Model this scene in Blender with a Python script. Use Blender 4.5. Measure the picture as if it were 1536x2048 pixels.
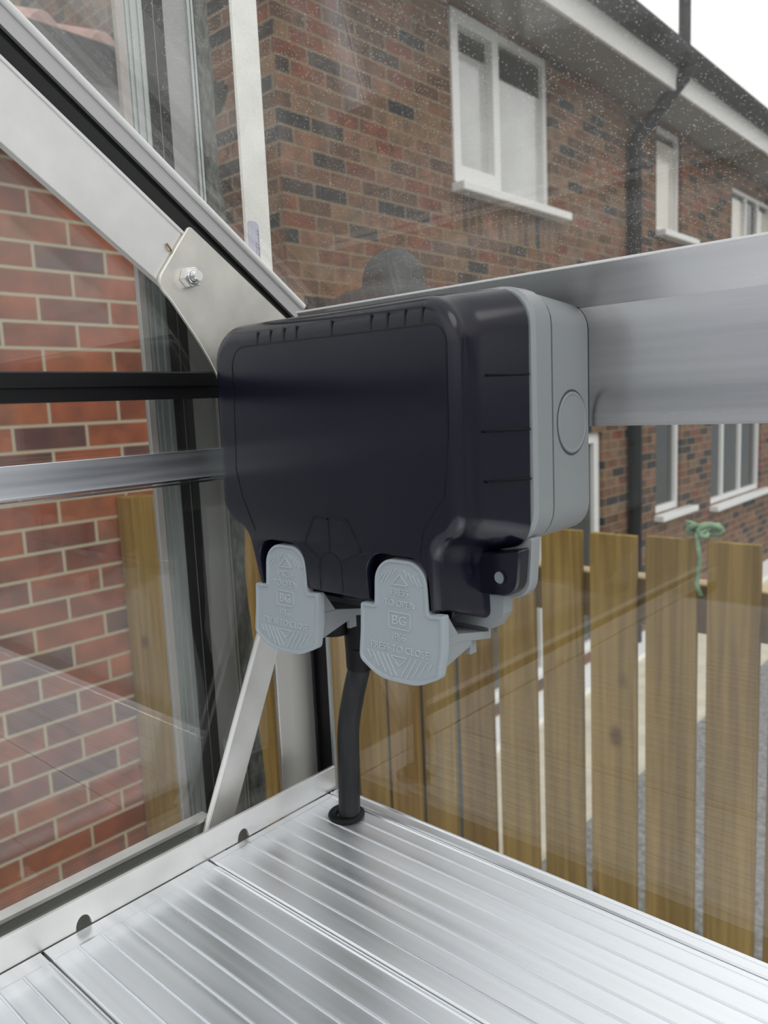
import bpy, bmesh, math, random
from mathutils import Vector, Matrix
random.seed(7)
C = bpy.context.scene
for o in list(bpy.data.objects): bpy.data.objects.remove(o)

# ---------------- units: 1 u = 0.27 m, the viewpoint is the origin of the u frame --------
S = 0.27
H = 2.16                                   # eye height above the ground in metres
def W(p): return Vector((p[0]*S, p[1]*S, p[2]*S + H))

# ---------------- camera ----------------
cam = bpy.data.cameras.new('camera'); camo = bpy.data.objects.new('camera', cam)
C.collection.objects.link(camo); C.camera = camo
cam.sensor_fit = 'VERTICAL'; cam.sensor_height = 36.0; cam.sensor_width = 27.0
cam.lens = 1555/2048*36
R = Matrix(((0.74516566, -0.0579104, 0.66436024), (0.66539618, 0.13097117, -0.73491121), (-0.04445304, 0.98969336, 0.13612858)))
camo.matrix_world = Matrix.Translation((0, 0, H)) @ R.to_4x4()
cam.clip_start = 0.02; cam.clip_end = 200
cam.dof.use_dof = True; cam.dof.focus_distance = 0.40; cam.dof.aperture_fstop = 16

# ---------------- world, sun, exposure ----------------
C.view_settings.view_transform = 'Standard'; C.view_settings.look = 'None'
C.view_settings.gamma = 1.0; C.view_settings.use_curve_mapping = False
C.view_settings.exposure = 0.18
w = bpy.data.worlds.new('sky'); C.world = w; w.use_nodes = True
nt = w.node_tree; N = nt.nodes; L = nt.links; N.clear()
out = N.new('ShaderNodeOutputWorld'); bg = N.new('ShaderNodeBackground')
tc = N.new('ShaderNodeTexCoord'); sep = N.new('ShaderNodeSeparateXYZ'); rmp = N.new('ShaderNodeValToRGB')
noi = N.new('ShaderNodeTexNoise'); noi.inputs['Scale'].default_value = 2.2; noi.inputs['Detail'].default_value = 5
crp = N.new('ShaderNodeValToRGB'); mul = N.new('ShaderNodeMixRGB'); mul.blend_type = 'MULTIPLY'; mul.inputs[0].default_value = 1
L.new(tc.outputs['Generated'], sep.inputs[0]); L.new(sep.outputs['Z'], rmp.inputs[0]); L.new(tc.outputs['Generated'], noi.inputs['Vector'])
e = rmp.color_ramp.elements; e[0].position = 0.0; e[0].color = (0.30, 0.31, 0.32, 1); e[1].position = 1.0; e[1].color = (1.0, 1.02, 1.05, 1)
for p, c in ((0.05, (0.42, 0.43, 0.45, 1)), (0.16, (0.86, 0.87, 0.88, 1)), (0.45, (1.05, 1.05, 1.06, 1))):
    x = rmp.color_ramp.elements.new(p); x.color = c
e = crp.color_ramp.elements; e[0].position = 0.35; e[0].color = (0.80, 0.83, 0.88, 1); e[1].position = 0.62; e[1].color = (1.08, 1.07, 1.03, 1)
L.new(noi.outputs['Fac'], crp.inputs[0]); L.new(rmp.outputs[0], mul.inputs[1]); L.new(crp.outputs[0], mul.inputs[2])
L.new(mul.outputs[0], bg.inputs[0]); bg.inputs[1].default_value = 1.12; L.new(bg.outputs[0], out.inputs[0])
sun = bpy.data.lights.new('sun', 'SUN'); sun.energy = 0.9; sun.angle = math.radians(35); sun.color = (1, 0.97, 0.93)
so = bpy.data.objects.new('sun', sun); C.collection.objects.link(so)
so.rotation_euler = Vector((-0.75, 0.25, -0.85)).to_track_quat('-Z', 'Y').to_euler()
C.cycles.max_bounces = 10; C.cycles.transparent_max_bounces = 24

# ---------------- materials ----------------
def mat(name, col, rough=0.5, metal=0.0, noise=None, bump=None, coat=0.0, spec=0.5, alpha=1, ramp=None, stretch=(1, 1, 1)):
    m = bpy.data.materials.new(name); m.use_nodes = True; nt = m.node_tree; b = nt.nodes['Principled BSDF']
    b.inputs['Base Color'].default_value = (*col, 1); b.inputs['Roughness'].default_value = rough
    b.inputs['Metallic'].default_value = metal; b.inputs['Coat Weight'].default_value = coat; b.inputs['Specular IOR Level'].default_value = spec
    b.inputs['Coat Roughness'].default_value = 0.08
    if noise or bump:
        g = nt.nodes.new('ShaderNodeNewGeometry'); mp = nt.nodes.new('ShaderNodeMapping'); mp.inputs['Scale'].default_value = stretch
        nt.links.new(g.outputs['Position'], mp.inputs[0])
    if noise:                                # (scale, amount, roughness amount)
        n = nt.nodes.new('ShaderNodeTexNoise'); n.inputs['Scale'].default_value = noise[0]; n.inputs['Detail'].default_value = 6
        nt.links.new(mp.outputs[0], n.inputs['Vector'])
        r = nt.nodes.new('ShaderNodeValToRGB'); r.color_ramp.elements[0].position = 0.3; r.color_ramp.elements[1].position = 0.7
        a = noise[1]
        r.color_ramp.elements[0].color = (*[max(0, c*(1-a)) for c in col], 1)
        r.color_ramp.elements[1].color = (*[min(1, c*(1+a)) for c in col], 1)
        if ramp:
            r.color_ramp.elements[0].color = (*ramp[0], 1); r.color_ramp.elements[1].color = (*ramp[1], 1)
        nt.links.new(n.outputs['Fac'], r.inputs[0]); nt.links.new(r.outputs[0], b.inputs['Base Color'])
        if len(noise) > 2:
            mr = nt.nodes.new('ShaderNodeMapRange'); mr.inputs[3].default_value = rough-noise[2]; mr.inputs[4].default_value = rough+noise[2]
            mr.inputs[1].default_value = 0.3; mr.inputs[2].default_value = 0.7
            nt.links.new(n.outputs['Fac'], mr.inputs[0]); nt.links.new(mr.outputs[0], b.inputs['Roughness'])
    if bump:                                 # (scale, strength, distance)
        n2 = nt.nodes.new('ShaderNodeTexNoise'); n2.inputs['Scale'].default_value = bump[0]; n2.inputs['Detail'].default_value = 4
        nt.links.new(mp.outputs[0], n2.inputs['Vector'])
        bp = nt.nodes.new('ShaderNodeBump'); bp.inputs['Strength'].default_value = bump[1]; bp.inputs['Distance'].default_value = bump[2]
        nt.links.new(n2.outputs['Fac'], bp.inputs['Height']); nt.links.new(bp.outputs[0], b.inputs['Normal'])
    return m

def brick_mat(name, horiz, stops, mortar, zoff=0.0, hoff=0.0, bw=0.225, rh=0.075, ms=0.0055, rot=False):
    m = bpy.data.materials.new(name); m.use_nodes = True; nt = m.node_tree; b = nt.nodes['Principled BSDF']
    g = nt.nodes.new('ShaderNodeNewGeometry'); s = nt.nodes.new('ShaderNodeSeparateXYZ'); c = nt.nodes.new('ShaderNodeCombineXYZ')
    ax = nt.nodes.new('ShaderNodeMath'); ax.operation = 'ADD'; ax.inputs[1].default_value = hoff
    az = nt.nodes.new('ShaderNodeMath'); az.operation = 'ADD'; az.inputs[1].default_value = zoff
    lk = nt.links.new
    lk(g.outputs['Position'], s.inputs[0]); lk(s.outputs[horiz], ax.inputs[0]); lk(s.outputs['Z'], az.inputs[0])
    if rot: lk(az.outputs[0], c.inputs[0]); lk(ax.outputs[0], c.inputs[1])
    else: lk(ax.outputs[0], c.inputs[0]); lk(az.outputs[0], c.inputs[1])
    t = nt.nodes.new('ShaderNodeTexBrick'); t.inputs['Color1'].default_value = (0, 0, 0, 1); t.inputs['Color2'].default_value = (1, 1, 1, 1)
    t.inputs['Mortar'].default_value = (0, 0, 0, 1)
    t.inputs['Scale'].default_value = 1; t.inputs['Mortar Size'].default_value = ms; t.inputs['Mortar Smooth'].default_value = 0.25
    t.inputs['Brick Width'].default_value = bw; t.inputs['Row Height'].default_value = rh; t.offset = 0 if rot else 0.5
    lk(c.outputs[0], t.inputs['Vector'])
    r = nt.nodes.new('ShaderNodeValToRGB'); r.color_ramp.interpolation = 'CONSTANT'
    els = r.color_ramp.elements
    els[0].position = 0; els[0].color = (*stops[0][1], 1); els[1].position = stops[1][0]; els[1].color = (*stops[1][1], 1)
    for p, col in stops[2:]:
        x = els.new(p); x.color = (*col, 1)
    lk(t.outputs['Color'], r.inputs[0])
    n = nt.nodes.new('ShaderNodeTexNoise'); n.inputs['Scale'].default_value = 11; n.inputs['Detail'].default_value = 5
    lk(g.outputs['Position'], n.inputs['Vector'])
    nr = nt.nodes.new('ShaderNodeValToRGB'); nr.color_ramp.elements[0].position = 0.35; nr.color_ramp.elements[1].position = 0.7
    nr.color_ramp.elements[0].color = (0.62, 0.66, 0.74, 1); nr.color_ramp.elements[1].color = (1.2, 1.12, 1.05, 1)
    mx = nt.nodes.new('ShaderNodeMixRGB'); mx.blend_type = 'MULTIPLY'; mx.inputs[0].default_value = 1
    lk(n.outputs['Fac'], nr.inputs[0]); lk(r.outputs[0], mx.inputs[1]); lk(nr.outputs[0], mx.inputs[2])
    m2 = nt.nodes.new('ShaderNodeMixRGB'); lk(t.outputs['Fac'], m2.inputs[0]); lk(mx.outputs[0], m2.inputs[1]); m2.inputs[2].default_value = (*mortar, 1)
    lk(m2.outputs[0], b.inputs['Base Color']); b.inputs['Roughness'].default_value = 0.85; b.inputs['Specular IOR Level'].default_value = 0.25
    bp = nt.nodes.new('ShaderNodeBump'); bp.inputs['Strength'].default_value = 0.6; bp.inputs['Distance'].default_value = 0.004; bp.invert = True
    lk(t.outputs['Fac'], bp.inputs['Height']); lk(bp.outputs[0], b.inputs['Normal'])
    return m

def glass_mat(name, tint=(0.93, 0.95, 0.94), dust=0.0, speck=0.0, ior=1.62):
    m = bpy.data.materials.new(name); m.use_nodes = True; nt = m.node_tree; nt.nodes.clear(); lk = nt.links.new
    o = nt.nodes.new('ShaderNodeOutputMaterial'); tr = nt.nodes.new('ShaderNodeBsdfTransparent'); tr.inputs[0].default_value = (*tint, 1)
    gl = nt.nodes.new('ShaderNodeBsdfGlossy'); gl.inputs['Roughness'].default_value = 0.0
    geo = nt.nodes.new('ShaderNodeNewGeometry'); fr = nt.nodes.new('ShaderNodeFresnel')
    mr = nt.nodes.new('ShaderNodeMapRange'); mr.inputs[3].default_value = ior; mr.inputs[4].default_value = 1/ior
    lk(geo.outputs['Backfacing'], mr.inputs[0]); lk(mr.outputs[0], fr.inputs[0])
    mx = nt.nodes.new('ShaderNodeMixShader'); lk(fr.outputs[0], mx.inputs[0]); lk(tr.outputs[0], mx.inputs[1]); lk(gl.outputs[0], mx.inputs[2])
    last = mx
    if dust > 0:
        df = nt.nodes.new('ShaderNodeBsdfTranslucent'); df.inputs[0].default_value = (0.82, 0.8, 0.76, 1)
        d2 = nt.nodes.new('ShaderNodeBsdfDiffuse'); d2.inputs[0].default_value = (0.8, 0.78, 0.74, 1)
        dm = nt.nodes.new('ShaderNodeMixShader'); dm.inputs[0].default_value = 0.5; lk(df.outputs[0], dm.inputs[1]); lk(d2.outputs[0], dm.inputs[2])
        n = nt.nodes.new('ShaderNodeTexNoise'); n.inputs['Scale'].default_value = 9; n.inputs['Detail'].default_value = 6; lk(geo.outputs['Position'], n.inputs['Vector'])
        a = nt.nodes.new('ShaderNodeMapRange'); a.inputs[1].default_value = 0.3; a.inputs[2].default_value = 0.75; a.inputs[3].default_value = dust*0.55; a.inputs[4].default_value = dust*1.5
        lk(n.outputs['Fac'], a.inputs[0])
        v = nt.nodes.new('ShaderNodeTexVoronoi'); v.inputs['Scale'].default_value = 590; lk(geo.outputs['Position'], v.inputs['Vector'])
        n3 = nt.nodes.new('ShaderNodeTexNoise'); n3.inputs['Scale'].default_value = 150; lk(geo.outputs['Position'], n3.inputs['Vector'])
        th = nt.nodes.new('ShaderNodeMath'); th.operation = 'MULTIPLY'; lk(n3.outputs['Fac'], th.inputs[0]); th.inputs[1].default_value = 0.38
        lt = nt.nodes.new('ShaderNodeMath'); lt.operation = 'LESS_THAN'; lk(v.outputs['Distance'], lt.inputs[0]); lk(th.outputs[0], lt.inputs[1])
        sm = nt.nodes.new('ShaderNodeMath'); sm.operation = 'MULTIPLY'; sm.inputs[1].default_value = speck; lk(lt.outputs[0], sm.inputs[0])
        # a few larger water marks and thin scratches
        v2 = nt.nodes.new('ShaderNodeTexVoronoi'); v2.inputs['Scale'].default_value = 95; lk(geo.outputs['Position'], v2.inputs['Vector'])
        l2 = nt.nodes.new('ShaderNodeMath'); l2.operation = 'LESS_THAN'; lk(v2.outputs['Distance'], l2.inputs[0]); l2.inputs[1].default_value = 0.05
        s2 = nt.nodes.new('ShaderNodeMath'); s2.operation = 'MULTIPLY'; s2.inputs[1].default_value = speck*1.3; lk(l2.outputs[0], s2.inputs[0])
        ad = nt.nodes.new('ShaderNodeMath'); ad.operation = 'ADD'; lk(a.outputs[0], ad.inputs[0]); lk(sm.outputs[0], ad.inputs[1])
        ad2 = nt.nodes.new('ShaderNodeMath'); ad2.operation = 'ADD'; lk(ad.outputs[0], ad2.inputs[0]); lk(s2.outputs[0], ad2.inputs[1]); ad2.use_clamp = True
        m3 = nt.nodes.new('ShaderNodeMixShader'); lk(ad2.outputs[0], m3.inputs[0]); lk(mx.outputs[0], m3.inputs[1]); lk(dm.outputs[0], m3.inputs[2])
        last = m3
    lk(last.outputs[0], o.inputs[0]); return m

M = {}
M['brush'] = mat('brushed_aluminium', (0.86, 0.875, 0.91), 0.33, 0.84, noise=(130, 0.07, 0.06), stretch=(0.012, 1, 1))
M['beam'] = mat('brushed_beam_aluminium', (0.56, 0.55, 0.555), 0.25, 1, noise=(90, 0.12, 0.05), bump=(500, 0.08, 0.0001), stretch=(0.03, 1, 1))
M['rail'] = mat('rail_aluminium', (0.82, 0.84, 0.88), 0.36, 1, noise=(160, 0.12, 0.05), bump=(420, 0.14, 0.0002), stretch=(1, 0.03, 1))
M['mill'] = mat('mill_aluminium', (0.74, 0.735, 0.72), 0.44, 0.75, noise=(26, 0.11, 0.10), bump=(500, 0.05, 0.0002), stretch=(1, 1, 1))
M['plate'] = mat('galvanised_plate', (0.66, 0.64, 0.59), 0.42, 0.8, noise=(34, 0.17, 0.10), bump=(300, 0.08, 0.0002))
M['upright'] = mat('upright_aluminium', (0.70, 0.68, 0.65), 0.38, 0.85, noise=(120, 0.05, 0.04), stretch=(1, 1, 0.03))
M['zinc'] = mat('zinc_bolt', (0.78, 0.78, 0.78), 0.22, 1)
M['strip'] = mat('dark_grey_rubber', (0.014, 0.0145, 0.015), 0.5, 0, spec=0.3)
M['rubber'] = mat('black_rubber', (0.005, 0.005, 0.006), 0.5, 0, spec=0.2)
M['blackbar'] = mat('black_glazing_bar', (0.006, 0.006, 0.007), 0.35, 0, spec=0.35)
M['lid'] = mat('smoked_black_plastic', (0.0045, 0.0048, 0.013), 0.18, 0, spec=0.45, bump=(7, 0.03, 0.002), coat=0.0)
M['rib'] = mat('smoked_black_plastic_rib', (0.002, 0.002, 0.004), 0.24, 0, spec=0.42)
M['grey'] = mat('grey_plastic', (0.255, 0.275, 0.285), 0.38, 0, bump=(900, 0.04, 0.0002))
M['latch'] = mat('latch_grey_plastic', (0.30, 0.34, 0.37), 0.42, 0)
M['latchtext'] = mat('latch_plastic_lightened', (0.40, 0.45, 0.48), 0.36, 0)  # same grey as the latch, lightened to paint light on the embossing
M['cable'] = mat('black_cable', (0.022, 0.023, 0.025), 0.55, 0, spec=0.3, noise=(140, 0.6), stretch=(1, 1, 0.15), bump=(200, 0.25, 0.0006), ramp=((0.006, 0.006, 0.007), (0.026, 0.027, 0.029)))
M['pvc'] = mat('white_pvc', (0.80, 0.80, 0.79), 0.3)
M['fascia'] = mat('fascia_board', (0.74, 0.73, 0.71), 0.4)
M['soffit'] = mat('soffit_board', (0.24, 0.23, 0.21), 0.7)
M['gutter'] = mat('black_gutter', (0.007, 0.0075, 0.009), 0.55, spec=0.2)
M['frame'] = mat('grey_door_frame', (0.30, 0.30, 0.30), 0.45, 0.5)
M['framel'] = mat('pale_door_profile', (0.40, 0.425, 0.415), 0.34, 0.7)
M['frameg'] = mat('green_grey_profile', (0.20, 0.21, 0.19), 0.4, 0.5)
M['pink'] = mat('dull_glass_edge', (0.42, 0.38, 0.36), 0.5, 0.2)
M['fur'] = mat('brush_pile', (0.115, 0.12, 0.11), 0.95, 0, noise=(300, 0.5), stretch=(1, 1, 0.4), bump=(500, 0.8, 0.001), spec=0.1)
M['glass'] = glass_mat('clear_glass', (0.955, 0.965, 0.96), dust=0.010, speck=0.006)
M['dusty'] = glass_mat('dusty_roof_glass', (0.96, 0.96, 0.95), dust=0.034, speck=0.20, ior=1.5)
M['hglass'] = mat('house_window_glass', (0.035, 0.038, 0.036), 0.06, 0, spec=0.9)
M['blind'] = mat('window_blind', (0.50, 0.51, 0.50), 0.10, 0, noise=(3, 0.15), spec=1.0, coat=0.6)
M['blind2'] = mat('cream_window_blind', (0.66, 0.63, 0.55), 0.15, 0, noise=(2, 0.12), spec=0.8, coat=0.4)
M['tile'] = mat('roof_tile', (0.42, 0.24, 0.20), 0.7, noise=(14, 0.2))
M['slate'] = mat('roof_slate', (0.05, 0.05, 0.055), 0.7, noise=(14, 0.2))
M['dome'] = mat('dark_grey_shape', (0.045, 0.048, 0.05), 0.75, noise=(8, 0.25))
M['dirt'] = mat('gravel_ground', (0.22, 0.22, 0.21), 0.9, noise=(30, 0.5), bump=(60, 0.6, 0.01))
M['slab'] = mat('cream_paving', (0.66, 0.60, 0.47), 0.8, noise=(6, 0.12))
M['white'] = mat('white_step', (0.85, 0.85, 0.84), 0.6)
M['rope'] = mat('pale_green_twine', (0.19, 0.30, 0.18), 0.8, noise=(60, 0.35))
M['red'] = mat('red_plastic', (0.50, 0.03, 0.02), 0.4)
M['sticker'] = mat('lilac_white_sticker', (0.50, 0.50, 0.60), 0.5)
M['ink'] = mat('sticker_print', (0.16, 0.16, 0.20), 0.6)
M['straw'] = mat('dry_stalk', (0.28, 0.13, 0.05), 0.7)
M['disc'] = mat('groove_shade', (0.05, 0.06, 0.065), 0.4)
def wood(name, a, b):
    m = mat(name, a, 0.75, noise=(9, 0.2), stretch=(2.6, 2.6, 0.10), ramp=(a, b), bump=(40, 0.25, 0.001), spec=0.2)
    nt = m.node_tree; lk = nt.links.new; bs = nt.nodes['Principled BSDF']; src = bs.inputs['Base Color'].links[0].from_socket
    g = nt.nodes.new('ShaderNodeNewGeometry'); mp = nt.nodes.new('ShaderNodeMapping'); mp.inputs['Scale'].default_value = (1, 1, 0.035)
    lk(g.outputs['Position'], mp.inputs[0])
    n = nt.nodes.new('ShaderNodeTexNoise'); n.inputs['Scale'].default_value = 75; n.inputs['Detail'].default_value = 5; n.inputs['Distortion'].default_value = 0.6; lk(mp.outputs[0], n.inputs['Vector'])
    r = nt.nodes.new('ShaderNodeValToRGB'); r.color_ramp.elements[0].position = 0.36; r.color_ramp.elements[1].position = 0.62
    r.color_ramp.elements[0].color = (0.76, 0.72, 0.66, 1); r.color_ramp.elements[1].color = (1.15, 1.15, 1.12, 1)
    x = nt.nodes.new('ShaderNodeMixRGB'); x.blend_type = 'MULTIPLY'; x.inputs[0].default_value = 1
    lk(n.outputs['Fac'], r.inputs[0]); lk(src, x.inputs[1]); lk(r.outputs[0], x.inputs[2])
    mk = nt.nodes.new('ShaderNodeMapping'); mk.inputs['Scale'].default_value = (1, 1, 0.6); lk(g.outputs['Position'], mk.inputs[0])
    v = nt.nodes.new('ShaderNodeTexVoronoi'); v.inputs['Scale'].default_value = 7.5; lk(mk.outputs[0], v.inputs['Vector'])
    k = nt.nodes.new('ShaderNodeValToRGB'); k.color_ramp.elements[0].position = 0.05; k.color_ramp.elements[0].color = (0.45, 0.34, 0.25, 1)
    k.color_ramp.elements[1].position = 0.13; k.color_ramp.elements[1].color = (1, 1, 1, 1); lk(v.outputs['Distance'], k.inputs[0])
    y = nt.nodes.new('ShaderNodeMixRGB'); y.blend_type = 'MULTIPLY'; y.inputs[0].default_value = 1
    lk(x.outputs[0], y.inputs[1]); lk(k.outputs[0], y.inputs[2]); lk(y.outputs[0], bs.inputs['Base Color'])
    return m
WOODS = [wood('treated_pine_%s' % k, a, b) for k, a, b in (('olive', (0.20, 0.128, 0.037), (0.33, 0.22, 0.07)), ('gold', (0.23, 0.14, 0.034), (0.38, 0.245, 0.075)), ('brown', (0.165, 0.10, 0.03), (0.29, 0.18, 0.057)))]
M['raillit'] = mat('lit_rail_timber', (0.62, 0.47, 0.27), 0.8)  # rail timber paled to paint in the light on its top
M['railw'] = wood('fence_rail_timber', (0.15, 0.09, 0.035), (0.25, 0.16, 0.07))
M['brickL'] = brick_mat('orange_red_brick', 'Y', ((0, (0.30, 0.085, 0.042)), (0.3, (0.36, 0.105, 0.048)), (0.55, (0.25, 0.075, 0.045)), (0.75, (0.40, 0.135, 0.062)), (0.88, (0.17, 0.075, 0.06))), (0.52, 0.44, 0.31), zoff=0.030, hoff=0.05)
HP = ((0, (0.18, 0.095, 0.056)), (0.2, (0.125, 0.07, 0.045)), (0.38, (0.21, 0.13, 0.078)), (0.55, (0.20, 0.075, 0.046)), (0.68, (0.046, 0.042, 0.041)), (0.80, (0.23, 0.12, 0.075)), (0.92, (0.07, 0.052, 0.043)))
M['brickY'] = brick_mat('mixed_brown_brick', 'Y', HP, (0.25, 0.195, 0.125), hoff=0.1)
M['brickX'] = brick_mat('mixed_brown_brick_side', 'X', HP, (0.25, 0.195, 0.125), hoff=0.02)
M['soldier'] = brick_mat('soldier_course_brick', 'Y', HP, (0.25, 0.195, 0.125), rot=True)

# ---------------- object helpers ----------------
def tag(o, label=None, cat=None, group=None, kind=None):
    if label: o['label'] = label
    if cat: o['category'] = cat
    if group: o['group'] = group
    if kind: o['kind'] = kind
    return o
WL = {}
def place(o, wl, parent):
    WL[o.name] = Vector(wl)
    if parent is not None:
        o.parent = parent; o.location = Vector(wl) - WL[parent.name]
    else: o.location = wl
def empty(name, base, label, cat, group=None):
    o = bpy.data.objects.new(name, None); o.empty_display_size = 0.02; C.collection.objects.link(o)
    place(o, W(base), None); return tag(o, label, cat, group)
def mesh(name, verts, faces, m, parent=None, smooth=False, bevel=0, mats=None, fmats=None, world=False, bseg=2, autos=None):
    """verts in u; makes ONE mesh object with its origin at the base centre"""
    vs = [Vector(v) if world else W(v) for v in verts]
    mn = Vector([min(v[i] for v in vs) for i in range(3)]); mx = Vector([max(v[i] for v in vs) for i in range(3)])
    org = Vector(((mn.x+mx.x)/2, (mn.y+mx.y)/2, mn.z))
    me = bpy.data.meshes.new(name); me.from_pydata([v-org for v in vs], [], faces)
    bm = bmesh.new(); bm.from_mesh(me); bmesh.ops.recalc_face_normals(bm, faces=bm.faces); bm.to_mesh(me); bm.free()
    o = bpy.data.objects.new(name, me); C.collection.objects.link(o); place(o, org, parent)
    for k in (mats or [m]): me.materials.append(k)
    if fmats:
        for i, f in enumerate(me.polygons): f.material_index = fmats[i]
    if smooth:
        me.polygons.foreach_set('use_smooth', [True]*len(me.polygons))
        if autos: me.set_sharp_from_angle(angle=math.radians(autos))
    if bevel:
        b = o.modifiers.new('bevel', 'BEVEL'); b.width = bevel*S; b.segments = bseg; b.limit_method = 'ANGLE'; b.angle_limit = math.radians(40)
    return o
class MB:
    def __init__(s): s.v = []; s.f = []
    def add(s, v, f):
        n = len(s.v); s.v += [tuple(x) for x in v]; s.f += [tuple(i+n for i in q) for q in f]; return s
    def box(s, x0, x1, y0, y1, z0, z1):
        return s.add([(x, y, z) for z in (z0, z1) for y in (y0, y1) for x in (x0, x1)],
                     [(0, 2, 3, 1), (4, 5, 7, 6), (0, 1, 5, 4), (2, 6, 7, 3), (0, 4, 6, 2), (1, 3, 7, 5)])
    def prism(s, pts, a, b):
        """pts 3-D points, extruded from offset vector a to b"""
        n = len(pts); a = Vector(a); b = Vector(b)
        v = [Vector(p)+a for p in pts]+[Vector(p)+b for p in pts]
        return s.add(v, [tuple(range(n)), tuple(range(2*n-1, n-1, -1))]+[(i, (i+1) % n, (i+1) % n+n, i+n) for i in range(n)])
    def cyl(s, p0, p1, r0, r1=None, n=24, cap=True):
        r1 = r0 if r1 is None else r1; p0 = Vector(p0); p1 = Vector(p1); d = (p1-p0).normalized()
        u = d.orthogonal().normalized(); w2 = d.cross(u)
        v = [p+(u*math.cos(2*math.pi*i/n)+w2*math.sin(2*math.pi*i/n))*r for p, r in ((p0, r0), (p1, r1)) for i in range(n)]
        f = [(i, (i+1) % n, (i+1) % n+n, i+n) for i in range(n)]
        if cap: f += [tuple(range(n)), tuple(range(2*n-1, n-1, -1))]
        return s.add(v, f)
    def tube(s, pts, r, n=16):
        pts = [Vector(p) for p in pts]; rs = r if isinstance(r, (list, tuple)) else [r]*len(pts)
        u = None; k = len(s.v); vv = []
        for i, p in enumerate(pts):
            d = (pts[min(i+1, len(pts)-1)]-pts[max(i-1, 0)]).normalized()
            u = d.orthogonal().normalized() if u is None else (u-d*u.dot(d)).normalized()
            w2 = d.cross(u)
            vv += [p+(u*math.cos(2*math.pi*j/n)+w2*math.sin(2*math.pi*j/n))*rs[i] for j in range(n)]
        f = [(i*n+j, i*n+(j+1) % n, (i+1)*n+(j+1) % n, (i+1)*n+j) for i in range(len(pts)-1) for j in range(n)]
        f += [tuple(range(n)), tuple(len(vv)-1-j for j in range(n))]
        return s.add(vv, f)
    def build(s, name, m, parent=None, **k): return mesh(name, s.v, s.f, m, parent, **k)
def boxo(name, b, m, parent=None, **k): return MB().box(*b).build(name, m, parent, **k)
def smoothpath(pts, k=8):
    pts = [Vector(p) for p in pts]; P = [pts[0]*2-pts[1]]+pts+[pts[-1]*2-pts[-2]]; o = []
    for i in range(1, len(P)-2):
        a, b, c, d = P[i-1:i+3]
        for j in range(k):
            t = j/k; o.append(0.5*((2*b)+(c-a)*t+(2*a-5*b+4*c-d)*t*t+(3*b-a-3*c+d)*t**3))
    o.append(pts[-1]); return o

# rounded outlines: corners (x, z, r); every corner gives k+1 points, so two outlines of the same corner list can be lofted
def outline(cs, k=6):
    n = len(cs); out = []
    for i in range(n):
        p = Vector(cs[i][:2]); a = Vector(cs[i-1][:2])-p; b = Vector(cs[(i+1) % n][:2])-p; r = max(cs[i][2], 1e-4)
        la, lb = a.length, b.length; a.normalize(); b.normalize()
        ang = a.angle(b); t = min(r/math.tan(ang/2), la*0.49, lb*0.49); r = t*math.tan(ang/2)
        c = p+(a+b).normalized()*(r/math.sin(ang/2)) if (a+b).length > 1e-6 else p
        s0 = p+a*t-c; s1 = p+b*t-c
        a0 = math.atan2(s0.y, s0.x); a1 = math.atan2(s1.y, s1.x); da = (a1-a0+math.pi) % (2*math.pi)-math.pi
        for j in range(k+1):
            q = a0+da*j/k; out.append((c.x+r*math.cos(q), c.y+r*math.sin(q)))
    return out
def offset(cs, d):
    """inset of a corner list (clockwise in x-z), d = list of per-edge distances; edge i runs from corner i to i+1"""
    n = len(cs); res = []
    for i in range(n):
        p = Vector(cs[i][:2]); a = Vector(cs[i-1][:2]); b = Vector(cs[(i+1) % n][:2])
        e0 = (p-a).normalized(); e1 = (b-p).normalized()
        n0 = Vector((e0.y, -e0.x)); n1 = Vector((e1.y, -e1.x))       # inward for clockwise order
        d0 = d[i-1]; d1 = d[i]; cr = e0.x*e1.y-e0.y*e1.x
        q0 = p+n0*d0; q1 = p+n1*d1
        if abs(cr) < 1e-5: q = q0
        else:
            t = ((q1.x-q0.x)*e1.y-(q1.y-q0.y)*e1.x)/cr; q = q0+e0*t
        conv = cr < 0; dd = (d0+d1)/2
        res.append((q.x, q.y, max(0.003, cs[i][2]-dd if conv else cs[i][2]+dd)))
    return res
def loft(rings, capa=True, capb=True):
    n = len(rings[0]); v = [p for r in rings for p in r]
    f = [(i*n+j, i*n+(j+1) % n, (i+1)*n+(j+1) % n, (i+1)*n+j) for i in range(len(rings)-1) for j in range(n)]
    if capa: f.append(tuple(range(n)))
    if capb: f.append(tuple(range(len(v)-1, len(v)-1-n, -1)))
    return v, f

# =====================================================================
# SETTING: ground, patio
# =====================================================================
GZ = -H/S
tag(boxo('floor', (-60, 60, -40, 90, GZ-0.3, GZ), M['dirt']), kind='structure')

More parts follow.
